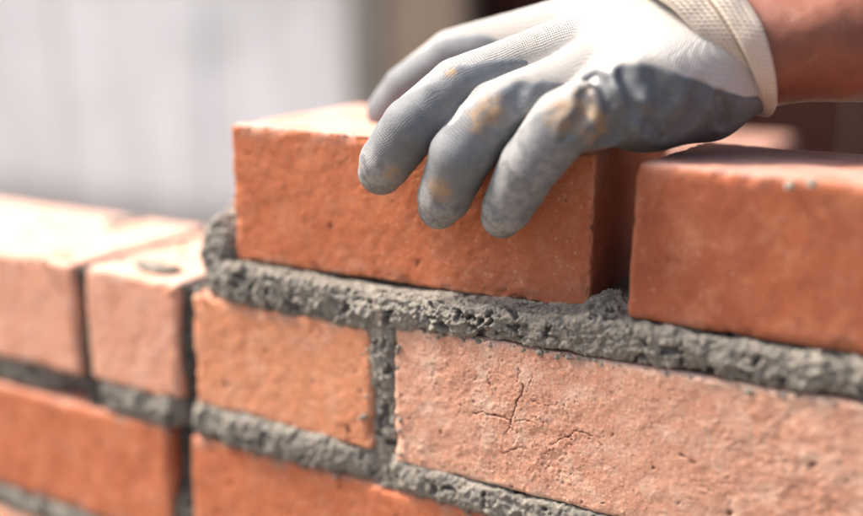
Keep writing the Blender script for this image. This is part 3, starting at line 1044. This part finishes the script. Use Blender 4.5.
# cuff: knitted tube round the wrist, in overlapping folds
def cuff_mat():
    m, nt, b = new_mat('cuff_knit')
    g = N(nt)
    c = g.mix(g.ramp(g.noise(16, 4, .6), [(.45, 0), (.75, 1)]), (.62, .54, .45), (.52, .44, .36))
    c = g.mix(g.math('MULTIPLY', g.attr('hole'), .5), c, (.20, .115, .075))
    nt.links.new(c, b.inputs['Base Color'])
    b.inputs['Roughness'].default_value = .95
    b.inputs['Specular IOR Level'].default_value = .15
    b.inputs['Sheen Weight'].default_value = .2
    nt.links.new(g.bump(g.noise(.7, 4, .7), .2, .8), b.inputs['Normal'])
    return m
CUFF = cuff_mat()
def cuff_band(name, c0, c1, prof, tilt0, tilt1, rx=1.0, amp=.9, seed=0, rib=1.85):
    """ring between two tilted planes; prof: (t, radius) along it, radius in mm of the vertical half-axis"""
    c0, c1 = np.array(c0), np.array(c1)
    ns, na = 90, 1000
    T = np.linspace(0, 1, ns); A = np.linspace(0, 2*math.pi, na, endpoint=False)
    sd = np.cross(WAX, [0, 0, 1.0]); sd /= np.linalg.norm(sd); upv = np.cross(sd, WAX)
    tt, aa = np.meshgrid(T, A, indexing='ij')
    K = np.array(prof)
    rv = np.interp(tt, K[:, 0], K[:, 1]); off = np.interp(tt, K[:, 0], K[:, 2])
    c = c0+(c1-c0)*off[..., None]
    tilt = tilt0+(tilt1-tilt0)*off
    z = np.cos(aa)*rv; x = np.sin(aa)*(rv*1.22)*rx
    P = c+sd*x[..., None]+upv*z[..., None]+WAX*(-z*tilt)[..., None]
    n = sd*np.sin(aa)[..., None]+upv*np.cos(aa)[..., None]
    nr = int(2*math.pi*30/rib)
    ru = np.sin(aa*nr)
    rows = np.sin(off*np.linalg.norm(c1-c0)/2.0*2*math.pi)
    h = .55*ru+.45*rows*(ru < .3)
    hole = np.clip(-(ru*.8+rows*.8)-.2, 0, 1)
    big = fbm(P.reshape(-1, 3), 14, 2, seed).reshape(tt.shape)
    P = P+n*(amp*h*.55+1.3*big)[..., None]
    i = np.arange(ns-1)[:, None]*na+np.arange(na)[None]
    j = np.arange(ns-1)[:, None]*na+((np.arange(na)+1) % na)[None]
    q = np.stack([i.ravel(), i.ravel()+na, j.ravel()+na, j.ravel()], 1)[:, ::-1]
    return mesh_obj(name, P.reshape(-1, 3)-BO, q, CUFF, glove, attrs=dict(hole=hole.ravel()))
cA = at(687, 42, 62); cB = at(716, 43, 67); cC = at(742, 46, 71)
cuff_band('cuff', cA, cB, [(0, 22, .06), (.06, 26.5, 0), (.2, 28, 0.05), (.8, 28.6, .9), (.95, 27.5, 1.05), (1, 23, 1)], .75, .46, seed=3)
cuff_band('cuff', cB, cC, [(0, 23, .12), (.06, 28.6, .0), (.14, 30.3, -.02), (.3, 31, .1), (.6, 31, .5), (.9, 30.4, .96), (.97, 29.8, 1.0), (1, 28.2, .99)], .44, .25, seed=5)

# ------------------------------------------------------------------ background
def slab(name, x0, x1, y0, y1, z0, z1, mat, parent=None, bevel=4):
    P, Fq, A = brick_mesh(x1-x0, y1-y0, z1-z0, fine=max(20, (z1-z0)/12), xs=np.concatenate([[0, 2, 5, 9], np.linspace(14, x1-x0-14, 6), [x1-x0-9, x1-x0-5, x1-x0-2, x1-x0]]), round_r=bevel, rough=2, chip=0, seed=int(abs(x0)) % 50)
    return mesh_obj(name, P+np.array([x0, y0, z0]), Fq, mat, parent)
def simple_mat(name, a, b_, size, rough=.9, stain=None, streak=None):
    m, nt, b = new_mat(name)
    g = N(nt)
    c = g.mix(g.ramp(g.noise(size, 5, .6), [(.35, 0), (.65, 1)]), a, b_)
    if streak: c = g.mix(g.math('MULTIPLY', g.ramp(g.noise(110, 3, .5, 3, scl=(1, 1, .16)), [(.42, 0), (.66, 1)]), .8), c, streak)
    if stain: c = g.mix(g.math('MULTIPLY', g.ramp(g.noise(size*.8, 3, .5, 4), [(.58, 0), (.7, 1)]), .7), c, stain)
    nt.links.new(c, b.inputs['Base Color'])
    b.inputs['Roughness'].default_value = rough
    b.inputs['Specular IOR Level'].default_value = .1
    nt.links.new(g.bump(g.noise(size*.06, 5, .6), 3, .5), b.inputs['Normal'])
    return m
CONC = simple_mat('concrete', (.56, .56, .58), (.68, .68, .70), 330, .9, (.44, .44, .45), streak=(.44, .44, .45))
SOIL = simple_mat('ground', (.16, .13, .10), (.26, .22, .18), 60)
BROWN = simple_mat('brown_board', (.20, .155, .12), (.26, .205, .16), 120)
DARKP = simple_mat('dark_post', (.17, .16, .14), (.22, .21, .19), 60)
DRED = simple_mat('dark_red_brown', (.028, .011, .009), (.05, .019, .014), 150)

GZ = -480
n = 60
gx = np.linspace(-6000, 6000, n); gy = np.linspace(-3000, 8000, n)
X, Yg = np.meshgrid(gx, gy, indexing='ij')
Vg = np.stack([X.ravel(), Yg.ravel(), np.zeros(n*n)], 1)
Vg[:, 2] = GZ-12+8*fbm(Vg, 700, 3, 2)
i = (np.arange(n-1)[:, None]*n+np.arange(n-1)[None]).ravel()
gr = mesh_obj('ground', Vg, np.stack([i, i+n, i+n+1, i+1], 1), SOIL)
gr['kind'] = 'structure'

BY = 1500.0
def bx(px): return at(px, 100, BY)[0]
cw = empty('concrete_wall', (bx(120), BY, GZ), label='pale grey concrete wall far out of focus behind the left half of the wall', cat='wall')
def kid(o, par):
    o.parent = par
    o.location = [-c for c in par.location]
    return o
edges = [-420, -250, -105, 62, 205, 347]
for k, (a, b) in enumerate(zip(edges[:-1], edges[1:])):
    kid(slab('panel', bx(a)+1.5, bx(b)-1.5, BY+random.uniform(0, 12), BY+120, GZ, 1600, CONC), cw)
kid(slab('backing', bx(edges[0]), bx(edges[-1]), BY+121, BY+160, GZ, 1590, DARKP), cw)
pst = slab('post', bx(350), bx(381), BY-4, BY+60, GZ, 1500, DARKP)
tag(pst, 'dark out-of-focus upright post right of the pale grey wall', 'post')
bb = slab('board', bx(381)+2, bx(462), BY+2, BY+60, GZ, 1300, BROWN)
tag(bb, 'blurred brown board standing between the dark post and the red-brown wall', 'board')
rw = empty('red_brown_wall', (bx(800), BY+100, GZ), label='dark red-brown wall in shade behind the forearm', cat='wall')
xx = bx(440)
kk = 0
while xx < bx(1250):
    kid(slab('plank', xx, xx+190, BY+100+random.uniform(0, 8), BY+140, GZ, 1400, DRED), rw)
    xx += 194
# blurred brick pier behind the top course
pier = empty('brick_pier', (60, 400, GZ), label='low blurred brick pier standing behind the wall below the glove cuff', cat='pier')
def pier_brick(x, y, z, mesh):
    o = bpy.data.objects.new('brick', mesh); COL.objects.link(o); o.parent = pier
    o.location = ((x-60)*MM, (y-400)*MM, (z-GZ)*MM)
pr = at(768, 134, 400)
z = GZ
row = 0
ptop = at(700, 129, 400+108)[2]
zz = ptop-65.5
while zz > GZ:
    for k in range(1):
        x1 = pr[0]-227*k - (108 if row % 2 else 0)
        pier_brick(x1-215, 400, zz, lowm[2].data)
    zz -= 78
    row += 1
jm = slab('mortar', pr[0]-215, pr[0]-6, 408, 500, GZ, ptop-12, MORTAR, bevel=1)
kid(jm, pier)
